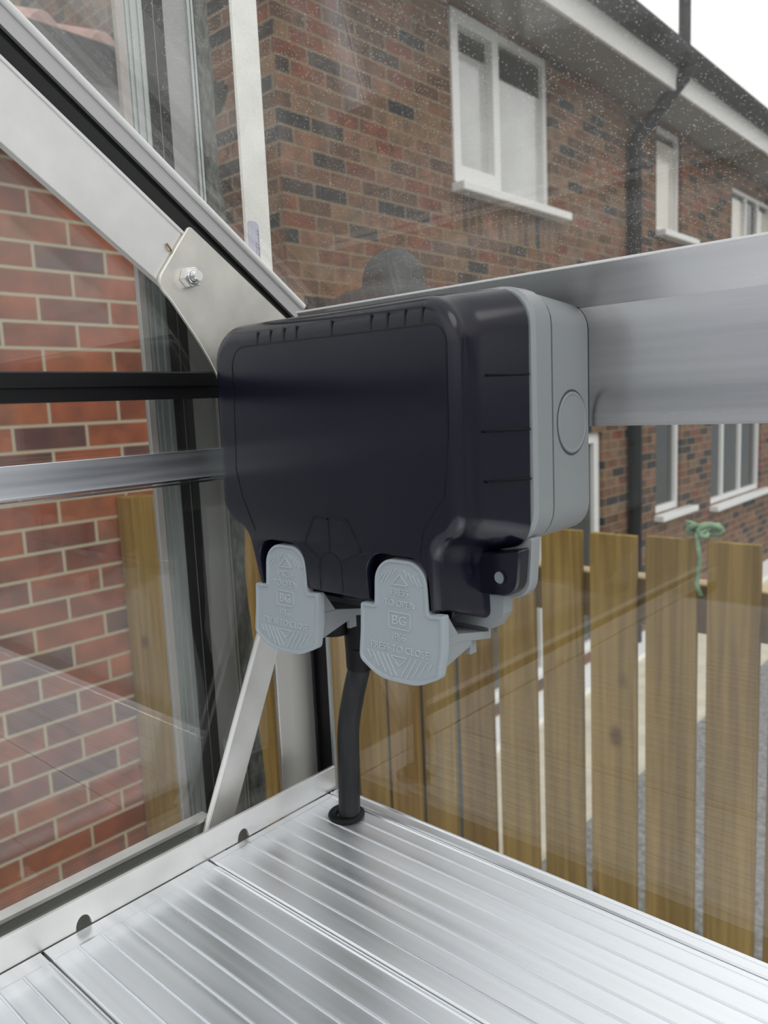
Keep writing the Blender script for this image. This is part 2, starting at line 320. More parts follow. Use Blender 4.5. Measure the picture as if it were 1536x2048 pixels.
# =====================================================================
# HOUSE with windows, eaves and downpipe
# =====================================================================
FX = -10.4; CY = 9.3; EZ = 8.44
house = empty('house', (FX-4, 24, GZ), 'two storey brown brick house with white windows and black gutter behind the fence', 'house')
holes = [(14.2, 18.38, 4.68, 8.3), (24.88, 26.94, 5.10, 8.3), (31.9, 37.0, 5.1, 7.66), (14.6, 21.1, GZ+0.5, -1.05), (24.9, 27.05, -4.0, -0.5), (30.0, 36.1, -4.33, -0.5)]
ys = sorted({CY, 60.0}|{h[0] for h in holes}|{h[1] for h in holes}); zs = sorted({GZ, EZ}|{h[2] for h in holes}|{h[3] for h in holes})
mb = MB()
for i in range(len(ys)-1):
    for j in range(len(zs)-1):
        yc = (ys[i]+ys[i+1])/2; zc = (zs[j]+zs[j+1])/2
        if any(h[0] < yc < h[1] and h[2] < zc < h[3] for h in holes): continue
        mb.add([(FX, ys[i], zs[j]), (FX, ys[i+1], zs[j]), (FX, ys[i+1], zs[j+1]), (FX, ys[i], zs[j+1])], [(0, 1, 2, 3)])
for y0, y1, z0, z1 in holes:
    a = FX; b = FX-0.45
    mb.add([(a, y0, z0), (a, y1, z0), (a, y1, z1), (a, y0, z1), (b, y0, z0), (b, y1, z0), (b, y1, z1), (b, y0, z1)],
           [(0, 1, 5, 4), (1, 2, 6, 5), (2, 3, 7, 6), (3, 0, 4, 7)])
mb.build('wall', M['brickY'], house)
MB().add([(FX, CY, GZ), (-45, CY, GZ), (-42, CY, EZ+1), (-26, CY, EZ+7.5), (FX, CY, EZ+1.2), (FX-0.6, CY+0.9, GZ), (-45, CY+0.9, GZ), (-42, CY+0.9, EZ+1), (-26, CY+0.9, EZ+7.5), (FX-0.6, CY+0.9, EZ+1.2)],
         [(0, 1, 2, 3, 4), (9, 8, 7, 6, 5), (1, 6, 7, 2), (2, 7, 8, 3), (3, 8, 9, 4)]).build('gable_wall', M['brickX'], house)
# eaves
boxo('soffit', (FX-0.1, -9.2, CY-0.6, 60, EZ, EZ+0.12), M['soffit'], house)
boxo('fascia', (-9.2, -9.12, CY-0.6, 60, EZ-0.02, EZ+0.62), M['fascia'], house)
def halfround(x, z, r, y0, y1, n=12):
    pts = [(x+r*math.cos(math.pi+math.pi*i/n), 0, z+r*math.sin(math.pi+math.pi*i/n)) for i in range(n+1)]
    return MB().prism(pts, (0, y0, 0), (0, y1, 0))
halfround(-8.86, EZ+0.92, 0.27, CY-0.6, 60).build('gutter', M['gutter'], house, smooth=True, autos=50)
MB().prism([(-8.95, 0, EZ+0.9), (-9.15, 0, EZ+0.55), (-10.4, 0, EZ+0.6), (-26, 0, EZ+7), (-26, 0, EZ+7.5)], (0, CY-0.7, 0), (0, 60, 0)).build('roof', M['slate'], house)
# downpipe with swan neck and the vent pipe above it
dy = 2.238*10.2
mb = MB(); mb.tube([(FX+0.22, dy, GZ), (FX+0.22, dy, 7.15), (FX+0.26, dy+0.1, 7.4), (-9.0, 23.4, EZ+0.35), (-8.85, 23.6, EZ+0.8)], 0.2)
pp = mb.build('downpipe', M['gutter'], house, smooth=True, autos=60)
MB().tube([(-8.75, 22.8, EZ+0.7), (-8.75, 22.8, 16)], 0.16).build('vent_pipe', M['gutter'], house, smooth=True, autos=60)

def hwin(y0, y1, z0, z1, mull, sill, panes, name='window', thick=0.16):
    e = FX-0.12
    mb = MB(); t = thick
    mb.box(e-0.3, e, y0, y0+t, z0, z1).box(e-0.3, e, y1-t, y1, z0, z1).box(e-0.3, e, y0+t, y1-t, z0, z0+t).box(e-0.3, e, y0+t, y1-t, z1-t, z1)
    for q in mull: mb.box(e-0.3, e, q-0.09, q+0.09, z0+t, z1-t)
    fr = mb.build(name, M['pvc'], house)
    edges = [y0+t]+[v for q in mull for v in (q-0.09, q+0.09)]+[y1-t]
    for i in range(0, len(edges), 2):
        a, b = edges[i], edges[i+1]; k = panes[i//2]
        if k == 'open':                                                # a sash of its own
            s = MB(); u = 0.2
            s.box(e-0.2, e+0.09, a-0.05, a+u, z0+0.05, z1-0.05).box(e-0.2, e+0.09, b-u, b+0.05, z0+0.05, z1-0.05).box(e-0.2, e+0.09, a+u, b-u, z0+0.05, z0+0.42).box(e-0.2, e+0.09, a+u, b-u, z1-0.32, z1-0.05)
            s.build('casement', M['pvc'], fr); a += u; b -= u
            boxo('pane', (e-0.16, e-0.12, a, b, z0+0.42, z1-0.32), M['hglass'], fr)
            boxo('blind', (e-0.119, e-0.10, a, b, z0+0.42, z1-0.75), M['blind'], fr)  # stops short; the bare dark strip above stands for the reflected soffit
        else:
            boxo('pane', (e-0.16, e-0.12, a, b, z0+t, z1-t), M['hglass'], fr)
            if k in ('blind', 'cream'):
                boxo('blind', (e-0.119, e-0.10, a, b, z0+t, z1-t-(0.75 if k == 'blind' else 0.2)), M['blind' if k == 'blind' else 'blind2'], fr)  # the taller bare strip over the grey blind paints in the soffit's reflection
    if sill:
        MB().box(e-0.1, FX+0.33, sill[0], sill[1], z0-0.22, z0-0.02).build('window_sill', M['pvc'], fr, bevel=0.03)
    return fr
hwin(14.2, 18.38, 4.68, 8.3, [16.15], (14.15, 18.85), ['open', 'blind'])
hwin(24.88, 26.94, 5.10, 8.3, [], (24.85, 27.75), ['cream'])
hwin(31.9, 37.0, 5.1, 7.66, [33.9, 35.4], (31.8, 37.4), ['cream', 'no', 'cream'])
hwin(14.6, 21.1, GZ+0.5, -1.05, [17.8], None, ['no', 'no'], name='patio_door', thick=0.3)
hwin(24.9, 27.05, -4.0, -0.5, [], (24.8, 27.9), ['no'], thick=0.22)
hwin(30.0, 36.1, -4.33, -0.5, [31.6, 33.7], (29.9, 36.9), ['no', 'no', 'no'], thick=0.2)
MB().box(FX-0.02, FX+0.012, 14.1, 18.6, 3.65, 4.45).build('soldier_course', M['soldier'], house)
MB().box(FX, -9.5, CY+1, 40, GZ, GZ+0.25).build('front_step', M['white'], house)
tag(boxo('paving', (-9.5, -6.6, CY-3, 45, GZ, GZ+0.1), M['slab']), 'strip of cream paving running along the foot of the brown brick house', 'paving')

# =====================================================================
# BRICK OUTBUILDING on the left
# =====================================================================
ob = empty('outbuilding', (-12, 1.5, GZ), 'red brick garage wall with pink tiled eaves seen through the left glass', 'building')
boxo('wall', (-16, -8.5, 1.0, 5.75, GZ, 3.05), M['brickL'], ob)
boxo('soffit', (-8.6, -7.9, 0.9, 5.85, 2.95, 3.05), M['fascia'], ob)
boxo('fascia', (-7.98, -7.9, 0.9, 5.85, 2.95, 3.62), M['fascia'], ob)
halfround(-7.66, 3.64, 0.27, 0.9, 5.88).build('gutter', M['gutter'], ob, smooth=True, autos=50)
mb = MB(); n = 0; y = 0.95                                             # wavy pantiles
prof = []
while y < 5.85:
    t = (y % 0.62)/0.62; prof.append((y, 0.17*math.sin(math.pi*min(1, t/0.62)) if t < 0.62 else 0.02*math.sin(math.pi*(t-.62)/.38))); y += 0.05
v = []; f = []
for (y, h) in prof:
    v += [(-7.62, y, 3.70+h), (-7.62, y, 3.58+h), (-11, y, 5.1+h), (-11, y, 5.0+h)]
for i in range(len(prof)-1):
    a = 4*i; b = a+4; f += [(a, a+2, b+2, b), (a, b, b+1, a+1), (a+1, b+1, b+3, a+3)]
mesh('roof_tiles', v, f, M['tile'], ob, smooth=True, autos=45)

# =====================================================================
# FENCE
# =====================================================================
FY = 5.0; PITCH = 0.0815*FY
fence = empty('fence', (-4, FY, GZ), 'close boarded timber garden fence with narrow gaps outside the glass', 'fence')
ftop = -0.19*FY; x = -0.279*FY
edges_x = [q*FY for q in (-0.279, -0.357, -0.439, -0.521, -0.600, -0.681, -0.760, -0.840)]
while edges_x[-1] > -8.0: edges_x.append(edges_x[-1]-PITCH)
for i in range(len(edges_x)-1):
    xr = edges_x[i]-0.035; xl = edges_x[i+1]+0.035
    dz = random.uniform(-0.012, 0.012); m = WOODS[random.choice((0, 0, 1, 2))]
    o = MB().box(xl, xr, FY, FY+0.055, GZ, ftop+dz).build('fence_board', m, fence, bevel=0.006)
boxo('fence_board', (-8.49, edges_x[-1]-0.03, FY+0.0, FY+0.055, GZ, ftop-0.03), WOODS[1], fence)
for k in range(5):
    xr = edges_x[0]+0.028+k*PITCH
    MB().box(xr, xr+PITCH-0.056, FY, FY+0.055, GZ, ftop-0.42 if k == 0 else ftop).build('fence_board', WOODS[2 if k == 0 else 0], fence, bevel=0.006)
for z in (-0.253, -1.0, -1.5):
    boxo('fence_rail', (-8.45, 0.9, FY+0.058, FY+0.2, z*FY-0.32, z*FY), M['railw'], fence)
    if z == -0.253: boxo('lit_rail_top', (-8.45, 0.9, FY+0.057, FY+0.2, z*FY, z*FY+0.012), M['raillit'], fence)  # paler strip paints the lit top face of the rail
boxo('fence_post', (-8.46, -8.12, FY-0.34, FY-0.005, GZ, ftop+0.02), WOODS[1], fence, bevel=0.01)
# twine
pts = []
for i in range(60):
    t = i/59; a = t*9
    pts.append((-0.357*FY-0.01+0.07*math.sin(a*1.7)+0.05*math.sin(a*4.1), FY+0.02+0.055*math.cos(a*2.3), ftop+0.065+0.035*math.sin(a*3.1)))
pts += [(-0.357*FY-0.02, FY-0.03, ftop+0.04), (-0.357*FY+0.0, FY-0.03, ftop-0.12), (-0.357*FY-0.02, FY-0.03, ftop-0.28), (-0.357*FY+0.01, FY-0.03, ftop-0.36)]
tag(MB().tube(pts, 0.016, 8).build('green_twine', M['rope'], smooth=True), 'pale green twine looped over the top of the fence boards', 'twine')
# red pot seen through a gap
mb = MB(); mb.cyl((-6.75, 7.98, GZ+0.1), (-6.75, 7.98, GZ+2.9), 0.28, 0.36).cyl((-6.75, 7.98, GZ+2.9), (-6.75, 7.98, GZ+3.1), 0.42, 0.42)
tag(mb.build('plant_pot', M['red'], smooth=True, autos=40), 'tall red pot glimpsed through a gap low in the timber fence', 'pot')
# dark domed shape behind the fence
def lathe(name, x, y, prof, m, parent=None, n=40, **k):
    v = [(x+r*math.cos(2*math.pi*i/n), y+r*math.sin(2*math.pi*i/n), z) for r, z in prof for i in range(n)]
    f = [(a*n+i, a*n+(i+1) % n, (a+1)*n+(i+1) % n, (a+1)*n+i) for a in range(len(prof)-1) for i in range(n)]
    f += [tuple(range(n)), tuple(range(len(v)-1, len(v)-1-n, -1))]
    return mesh(name, v, f, m, parent, smooth=True, autos=60, **k)
DX, DY = -4.30*1.3, 5.0*1.3
dr = 0.335
prof = [(0.75, GZ), (0.75, 0.95), (0.72, 1.10), (0.55, 1.18), (dr+0.05, 1.22), (dr, 1.27)]+[(dr*math.cos(a), 1.30+dr*math.sin(a)*1.02) for a in [math.pi/2*i/10 for i in range(10)]]+[(0.01, 1.30+dr*1.02)]
tag(lathe('domed_shape', DX, DY, prof, M['dome']), 'dark grey round topped shape standing in front of the brown brick house', 'shape')

# =====================================================================
# GREENHOUSE DOOR, slid open outside the end wall
# =====================================================================
gx = -1.62
door = tag(empty('door_1', (gx, 1.0, GZ), None, None), kind='structure')
zt, zb = 1.6, -3.6
boxo('glass_edge', (gx-0.012, gx+0.004, 0.994, 1.010, zb, zt), M['pink'], door)
mb = MB().box(gx-0.03, gx, 1.010, 1.063, zb, zt)
for q in (1.018, 1.030, 1.049): mb.box(gx-0.005, gx+0.003, q, q+0.0045, zb, zt)
mb.build('inner_stile', M['framel'], door)
mb = MB().box(gx-0.02, gx+0.002, 1.063, 1.088, zb, zt).box(gx-0.02, gx+0.002, 1.0905, 1.115, zb, zt)
mb.build('rubber_seal', M['rubber'], door)
boxo('seal_line', (gx-0.015, gx+0.001, 1.088, 1.0905, zb, zt), M['frame'], door)
boxo('outer_stile', (gx-0.03, gx, 1.115, 1.180, zb, zt), M['frame'], door)
MB().box(gx-0.02, gx+0.006, 1.180, 1.187, zb, zt).box(gx-0.02, gx+0.006, 1.190, 1.196, zb, zt).build('stile_lip', M['framel'], door)
boxo('shadow_gap', (gx-0.02, gx-0.002, 1.196, 1.202, zb, zt), M['rubber'], door)
v = []; f = []; nz = 260                                              # brush strip with a ragged edge
for i in range(nz+1):
    z = zb+(zt-zb)*i/nz; yy = 1.246+0.006*math.sin(z*5)+0.004*math.sin(z*17)+random.uniform(-0.0012, 0.0012)
    v += [(gx-0.015, 1.200, z), (gx+0.004, 1.205, z), (gx+0.007, 1.228, z), (gx+0.002, yy, z), (gx-0.012, yy, z)]
for i in range(nz):
    for j in range(5): f.append((5*i+j, 5*i+(j+1) % 5, 5*i+5+(j+1) % 5, 5*i+5+j))
mesh('brush_strip', v, f, M['fur'], door, smooth=True)
boxo('door_glass', (gx-0.012, gx-0.004, -1.4, 0.994, zb, zt), M['glass'], door)

# pale upright with a sticker
up = empty('upright_bar', (gx, 1.36, -0.2), 'pale aluminium upright bar with a small sticker, outside the open door', 'bar')
boxo('bar', (gx-0.012, gx, 1.318, 1.398, -0.2, 1.6), mat('pale_anodised', (0.80, 0.80, 0.76), 0.5, 0.35, noise=(40, 0.06)), up, bevel=0.002)
MB().prism([(0, p[0], p[1]) for p in outline([(1.322, 0.482, .008), (1.358, 0.482, .014), (1.358, 0.28, .008), (1.322, 0.28, .008)])], (gx+0.0002, 0, 0), (gx+0.0012, 0, 0)).build('sticker', M['sticker'], up)
mb = MB()
z = 0.462
while z > 0.29:
    h = random.uniform(0.004, 0.012); mb.box(gx+0.0012, gx+0.0016, 1.3525, 1.3555, z-h, z); z -= h+0.003
z = 0.430
while z > 0.34:
    h = random.uniform(0.004, 0.009); mb.box(gx+0.0012, gx+0.0016, 1.3455, 1.3475, z-h, z); z -= h+0.003
mb.build('sticker_print', M['ink'], up)

# =====================================================================
# GREENHOUSE FRAME (plane of the end wall x = -1.5, side wall y = 1.36)
# =====================================================================
PX = -1.5
def ref(y): return 0.263-0.72*(y-1.385)
# panes
def pane(name, pts, d, m): return tag(MB().prism(pts, (0, 0, 0), d).build(name, m), kind='structure')
ya, yb = -1.5, 1.345
pane('window_1', [(PX-0.03, ya, -1.03), (PX-0.03, 1.345, -1.03), (PX-0.03, 1.345, 0.05), (PX-0.03, ya, 0.05)], (-0.015, 0, 0), M['glass'])
pane('window_2', [(PX-0.03, ya, 0.075), (PX-0.03, 1.345, 0.075), (PX-0.03, 1.345, ref(1.345)-0.10), (PX-0.03, ya, ref(ya)-0.10)], (-0.015, 0, 0), M['glass'])
pane('window_3', [(PX+0.02, 1.362, -1.6), (1.6, 1.362, -1.6), (1.6, 1.362, -0.03), (PX+0.02, 1.362, -0.03)], (0, 0.015, 0), M['glass'])
pane('window_4', [(PX+0.0, 1.475, ref(1.475)+0.004), (1.6, 1.475, ref(1.475)+0.004), (1.6, -0.9, ref(-0.9)+0.004), (PX-0.0, -0.9, ref(-0.9)+0.004)], (0, 0.0088, 0.0122), M['dusty'])

# rafter
raf = empty('rafter', (PX, 1.3, 0.0), 'sloping silver roof bar with a black rubber strip at the end wall', 'rafter')
def strip(y0, y1, o0, o1, x0, x1, nx=0.0):
    return [(x1, y0, ref(y0)+o0), (x1, y1, ref(y1)+o0), (x1, y1, ref(y1)+o1), (x1, y0, ref(y0)+o1)], (x0-x1, 0, 0)
def sp(name, y0, y1, o0, o1, x0, x1, m, **k): 
    p, d = strip(y0, y1, o0, o1, x0, x1); return MB().prism(p, (0, 0, 0), d).build(name, m, raf, **k)
sp('web', -0.9, 1.31, -0.113, -0.277, PX-0.02, PX, M['mill'], bevel=0.002)
sp('web_lip', -0.9, 1.31, -0.113, -0.121, PX-0.001, PX+0.003, M['mill'])
sp('rubber_strip', -0.9, 1.40, -0.072, -0.113, PX-0.02, PX-0.004, M['strip'])
sp('rubber_groove', -0.9, 1.40, -0.052, -0.072, PX-0.02, PX-0.012, M['rubber'])
sp('flange', -0.9, 1.384, -0.008, -0.052, PX-0.018, PX-0.002, mat('flange_grey', (0.50, 0.49, 0.50), 0.5, 0.5))
p = [(PX, -0.9, ref(-0.9)-0.004), (PX, 1.389, ref(1.389)-0.004)]
MB().tube(p, 0.0075, 12).build('rolled_edge', M['pvc'], raf, smooth=True, autos=50)

# gusset plate
gp = empty('corner_bracket', (PX, 1.2, 0.0), 'pale metal corner plate with one bolt joining roof bar and beam', 'bracket')
def PR(px, py, xv):                          # a measured point on the plane x = xv
    c = R @ Vector(((px-768)/1555, -(py-1024)/1555, -1)); return c*(xv/c.x)
gc = [PR(a, b, PX) for a, b in ((372, 452), (590, 660), (560, 800), (460, 815), (404, 700), (338, 603), (306, 566))]
rr = [0.010, 0.01, 0.01, 0.01, 0.5, 0.10, 0.035]
gpts = [(PX+0.012, a, b) for a, b in outline([(p.y, p.z, r) for p, r in zip(gc, rr)])]
MB().prism(gpts, (0, 0, 0), (-0.010, 0, 0)).build('plate', M['plate'], gp, bevel=0.0022, smooth=True, autos=35)
bc = PR(376, 556, PX+0.012)
hexp = [(bc.x, bc.y+0.0235*math.cos(math.radians(60*i+12)), bc.z+0.0235*math.sin(math.radians(60*i+12))) for i in range(6)]
mb = MB().prism(hexp, (0, 0, 0), (0.021, 0, 0)); mb.cyl((bc.x+0.018, bc.y, bc.z), (bc.x+0.027, bc.y, bc.z), 0.0195, 0.016, 24)
nut = mb.build('nut', M['zinc'], gp, bevel=0.002)
mb = MB()
for i in range(5): mb.cyl((bc.x+0.022+i*0.0035, bc.y, bc.z), (bc.x+0.0245+i*0.0035, bc.y, bc.z), 0.0125, 0.0118, 24)
mb.cyl((bc.x, bc.y, bc.z), (bc.x+0.041, bc.y, bc.z), 0.0112, 0.0105, 24); mb.build('bolt', M['zinc'], gp, smooth=True, autos=30)
a = PR(333, 487, PX+0.003); b = PR(342, 502, PX+0.003)
tag(MB().tube(smoothpath([a, (a+b)/2+Vector((0.003, 0.001, -0.003)), b]), 0.0022, 6).build('dry_stalk', M['straw'], smooth=True), 'tiny brown dry stalk caught at the top edge of the corner plate', 'stalk')

# end wall rails
r1 = empty('black_glazing_bar', (PX, 0.9, 0.034), 'black horizontal glazing bar across the end wall glass', 'bar')
MB().box(PX-0.04, PX-0.005, ya, 1.215, 0.034, 0.094).box(PX-0.01, PX+0.004, ya, 1.215, 0.062, 0.092).build('bar', M['blackbar'], r1, bevel=0.002)
r2 = empty('end_wall_rail', (PX, 0.9, -0.154), 'silver horizontal rail across the end wall below the black bar', 'rail')
MB().box(PX-0.006, PX+0.004, ya, 1.215, -0.148, -0.082).build('rail', M['rail'], r2, bevel=0.001)
MB().box(PX+0.004, PX+0.009, ya, 1.215, -0.148, -0.144).box(PX-0.005, PX+0.014, ya, 1.215, -0.155, -0.151).build('rail_lip', M['zinc'], r2)
r3 = empty('base_rail', (PX, 0.3, -1.2), 'silver base rail under the end wall glass behind the bench', 'rail')
boxo('rail', (PX-0.028, PX+0.0, ya, 0.99, -1.06, -0.956), M['frameg'], r3)
boxo('rail_top', (PX-0.028, PX+0.004, ya, 0.99, -0.956, -0.948), M['mill'], r3)
boxo('rail_lip', (PX+0.0, PX+0.010, ya, 0.99, -0.992, -0.985), M['mill'], r3)

# post of the side wall with rubber
post = empty('side_wall_post', (PX, 1.29, -1.6), 'wide flat silver upright with a black rubber strip under the socket', 'post')
boxo('post', (PX-0.012, PX, 1.222, 1.352, -1.6, 0.15), M['upright'], post, bevel=0.002)
MB().box(PX-0.012, PX+0.050, 1.353, 1.361, -1.6, 0.15).box(PX+0.001, PX+0.010, 1.343, 1.354, -1.6, 0.15).build('rubber_strip', M['rubber'], post)
MB().box(PX+0.050, PX+0.058, 1.353, 1.361, -1.6, 0.15).build('edge_strip', M['framel'], post)

# diagonal brace
br = empty('diagonal_brace', (PX, 0.9, -1.3), 'slanting flat silver brace rising from behind the bench to the socket', 'brace')
def bl(t, s): return (0.959+0.458*t+s, -0.983+t)       # left edge y at height; s = across
p0 = [(PX+0.016, bl(-0.4, 0)[0], -1.383), (PX+0.016, bl(-0.4, 0.088)[0], -1.383), (PX+0.016, bl(0.9, 0.088)[0], -0.083), (PX+0.016, bl(0.9, 0)[0], -0.083)]
MB().prism(p0, (0, 0, 0), (-0.008, 0, 0)).build('bar', M['mill'], br, bevel=0.0015)
p1 = [(PX+0.020, bl(-0.4, 0)[0], -1.383), (PX+0.020, bl(-0.4, 0.007)[0], -1.383), (PX+0.020, bl(0.9, 0.007)[0], -0.083), (PX+0.020, bl(0.9, 0)[0], -0.083)]
MB().prism(p1, (0, 0, 0), (-0.006, 0, 0)).build('bar_lip', M['pvc'], br)

# eaves beam
BY = 1.314
beam = empty('eaves_beam', (0, BY, -0.055), 'wide brushed aluminium eaves beam that carries the socket', 'beam')
bp_ = [(0, BY, -0.055), (0, BY+0.008, -0.055), (0, BY+0.008, 0.158), (0, BY-0.034, 0.225), (0, BY-0.042, 0.225), (0, BY, 0.157)]
MB().prism(bp_, (-1.40, 0, 0), (1.6, 0, 0)).build('beam', M['beam'], beam)
MB().prism([(0, BY-0.045, 0.2225), (0, BY-0.033, 0.2225), (0, BY-0.033, 0.227), (0, BY-0.045, 0.227)], (-1.40, 0, 0), (1.6, 0, 0)).build('beam_edge', M['pvc'], beam, bevel=0.001)
boxo('beam_web', (-1.40, 1.6, BY+0.008, 1.385, -0.055, -0.045), M['beam'], beam)

# =====================================================================
# BENCH
# =====================================================================
BZ = -0.989
bench = empty('staging_bench', (-0.3, 0.6, -1.25), 'ribbed aluminium slatted bench top below the socket', 'bench')
def plank(y0, y1, xs=-1.405, rib0=-1.37):
    n = 8; pitch = (y1-y0-0.012)/n
    pr = [(y0+0.004, BZ-0.03), (y0+0.004, BZ-0.004), (y0+0.007, BZ)]
    for i in range(1, n):
        c = y0+0.006+i*pitch
        pr += [(c-0.0040, BZ), (c-0.0036, BZ-0.0014), (c-0.0028, BZ-0.0014), (c-0.0018, BZ+0.0016), (c-0.0006, BZ+0.0018), (c+0.0002, BZ+0.0002), (c+0.0010, BZ+0.0014), (c+0.0018, BZ+0.0012), (c+0.0024, BZ-0.0010), (c+0.0034, BZ)]
    pr += [(y1-0.014, BZ), (y1-0.012, BZ+0.003), (y1-0.009, BZ+0.003), (y1-0.008, BZ-0.0015), (y1-0.005, BZ+0.002), (y1-0.002, BZ), (y1-0.001, BZ-0.03)]
    flat = [(y, BZ-0.03 if z < BZ-0.02 else BZ-0.002) for y, z in pr]
    rings = [[(xs, y, z) for y, z in flat], [(rib0-0.004, y, z) for y, z in flat], [(rib0+0.004, y, z) for y, z in pr], [(1.6, y, z) for y, z in pr]]
    m = len(pr); v = [p for r in rings for p in r]; f = []
    for a in range(3):
        for j in range(m-1): f.append((a*m+j, a*m+j+1, (a+1)*m+j+1, (a+1)*m+j))
        f.append((a*m+m-1, a*m, (a+1)*m, (a+1)*m+m-1))
    f += [tuple(range(m)), tuple(range(4*m-1, 3*m-1, -1))]
    return mesh('plank', v, f, M['brush'], bench)
for k, y0 in enumerate((-0.97, -0.593, -0.216, 0.161, 0.538, 0.915)):
    plank(y0, y0+0.377, rib0=-1.365 if k < 5 else -1.385)
MB().prism([(0, 1.292, BZ-0.03), (0, 1.292, BZ), (0, 1.296, BZ+0.003), (0, 1.300, BZ), (0, 1.322, BZ), (0, 1.324, BZ+0.003), (0, 1.328, BZ+0.003), (0, 1.328, BZ-0.04), (0, 1.31, BZ-0.04)], (-1.40, 0, 0), (1.6, 0, 0)).build('front_edge', M['brush'], bench)
# end lip with half-round notches
ez0, ez1 = BZ-0.002, -0.928
lp = [(-1.42, ez1), (1.305, ez1), (1.325, ez0-0.03)]
notch = [1.018, 0.625, 0.232]
for c in notch:
    lp += [(c+0.016, ez0)]+[(c+0.016*math.cos(math.pi*i/10), ez0+0.002+0.024*math.sin(math.pi*i/10)) for i in range(11)]+[(c-0.016, ez0)]
lp2 = [(-1.42, ez1), (1.322, ez1), (1.322, ez0)]+lp[3:]+[(-1.42, ez0)]
MB().prism([(-1.408, a, b) for a, b in lp2], (0, 0, 0), (-0.009, 0, 0)).build('end_lip', M['mill'], bench, bevel=0.0015)
boxo('end_gap', (-1.417, -1.4055, -1.42, 1.29, BZ-0.06, BZ-0.012), M['rubber'], bench)
boxo('support_rail', (-1.40, 1.6, 1.20, 1.24, -1.25, BZ-0.031), M['mill'], bench)
boxo('support_rail', (-1.40, 1.6, -0.9, -0.86, -1.25, BZ-0.031), M['mill'], bench)

# =====================================================================
# CABLE and grommet
# =====================================================================
def PY(px, py, yv):
    c = R @ Vector(((px-768)/1555, -(py-1024)/1555, -1)); return c*(yv/c.y)
cpts = [PY(699, 1655, 1.235), PY(699, 1626, 1.235), PY(698, 1540, 1.235), PY(697, 1457, 1.235), PY(707, 1389, 1.236), PY(721, 1322, 1.238), PY(727, 1262, 1.24), PY(728, 1215, 1.24), PY(726, 1160, 1.24)]
cab = tag(MB().tube(smoothpath(cpts), 0.0262, 24).build('power_cable', M['cable'], smooth=True, autos=60), 'thick black cable dropping from the socket into a hole in the bench', 'cable')
g = PY(695, 1634, 1.235); gz = BZ+0.004
v = []; f = []; n1, n2 = 40, 14
for i in range(n1):
    a = 2*math.pi*i/n1
    for j in range(n2):
        b = 2*math.pi*j/n2; rr_ = 0.0345+0.0105*math.cos(b)
        v.append((g.x-0.003+rr_*math.cos(a), g.y+rr_*math.sin(a), gz+0.0035+0.0085*math.sin(b)))
for i in range(n1):
    for j in range(n2): f.append((i*n2+j, ((i+1) % n1)*n2+j, ((i+1) % n1)*n2+(j+1) % n2, i*n2+(j+1) % n2))
tag(mesh('grommet', v, f, M['rubber'], smooth=True), 'black rubber ring around the cable hole in the bench', 'grommet')

# =====================================================================
# WEATHERPROOF SOCKET BOX
# =====================================================================
sock = empty('weatherproof_socket', (-1.03, 1.25, -0.48), 'smoked black and grey weatherproof double socket box fixed to the beam', 'socket')
def ringat(cs, y, k=6): return [(a, y, b) for a, b in outline(cs, k)]
# back box
bk = lambda x0, x1, z0, z1, r: [(x0, z1, r), (x1, z1, r), (x1, z0, r), (x0, z0, r)]
rings = [ringat(bk(-1.400, -0.672, -0.250, 0.182, 0.062), 1.183), ringat(bk(-1.400, -0.672, -0.250, 0.182, 0.062), 1.186), ringat(bk(-1.396, -0.674, -0.246, 0.170, 0.052), 1.312)]
v, f = loft(rings); mesh('back_box', v, f, M['grey'], sock, smooth=True, autos=35)
v, f = loft([ringat(bk(-1.396, -0.677, -0.246, 0.178, 0.060), y) for y in (1.178, 1.184)]); mesh('gasket', v, f, M['rubber'], sock, smooth=True, autos=35)
# grey frame between lid and back box
rings = [ringat(bk(-1.398, -0.680, -0.248, 0.183, 0.062), 1.128), ringat(bk(-1.402, -0.674, -0.252, 0.187, 0.064), 1.134), ringat(bk(-1.402, -0.672, -0.252, 0.186, 0.064), 1.178)]
v, f = loft(rings); mesh('lid_frame', v, f, M['grey'], sock, smooth=True, autos=35)
# knock-out
kc = (-0.6733, 1.2475, -0.045)
def disc(r, x0, x1, r2=None, n=48):
    r2 = r if r2 is None else r2
    return [[(x, kc[1]+q*math.cos(2*math.pi*i/n)*0.98, kc[2]+q*math.sin(2*math.pi*i/n)*1.05) for i in range(n)] for x, q in ((x0, r), (x1, r2))]
v, f = loft(disc(0.0550, kc[0]-0.002, kc[0]+0.0012)); mesh('knockout_ring', v, f, M['disc'], sock, smooth=True, autos=35)  # dark disc paints in the shade of the groove round the knock-out
rg = []; n = 48
for r_, dx in ((0.0515, 0.0), (0.0510, 0.003), (0.0485, 0.0042), (0.046, 0.0022), (0.043, 0.0026), (0.03, 0.0036), (0.012, 0.0042), (0.001, 0.0043)):
    rg.append([(kc[0]+dx, kc[1]+r_*math.cos(2*math.pi*i/n)*0.98, kc[2]+r_*math.sin(2*math.pi*i/n)*1.05) for i in range(n)])
v, f = loft(rg); mesh('knockout', v, f, M['grey'], sock, smooth=True, autos=50)

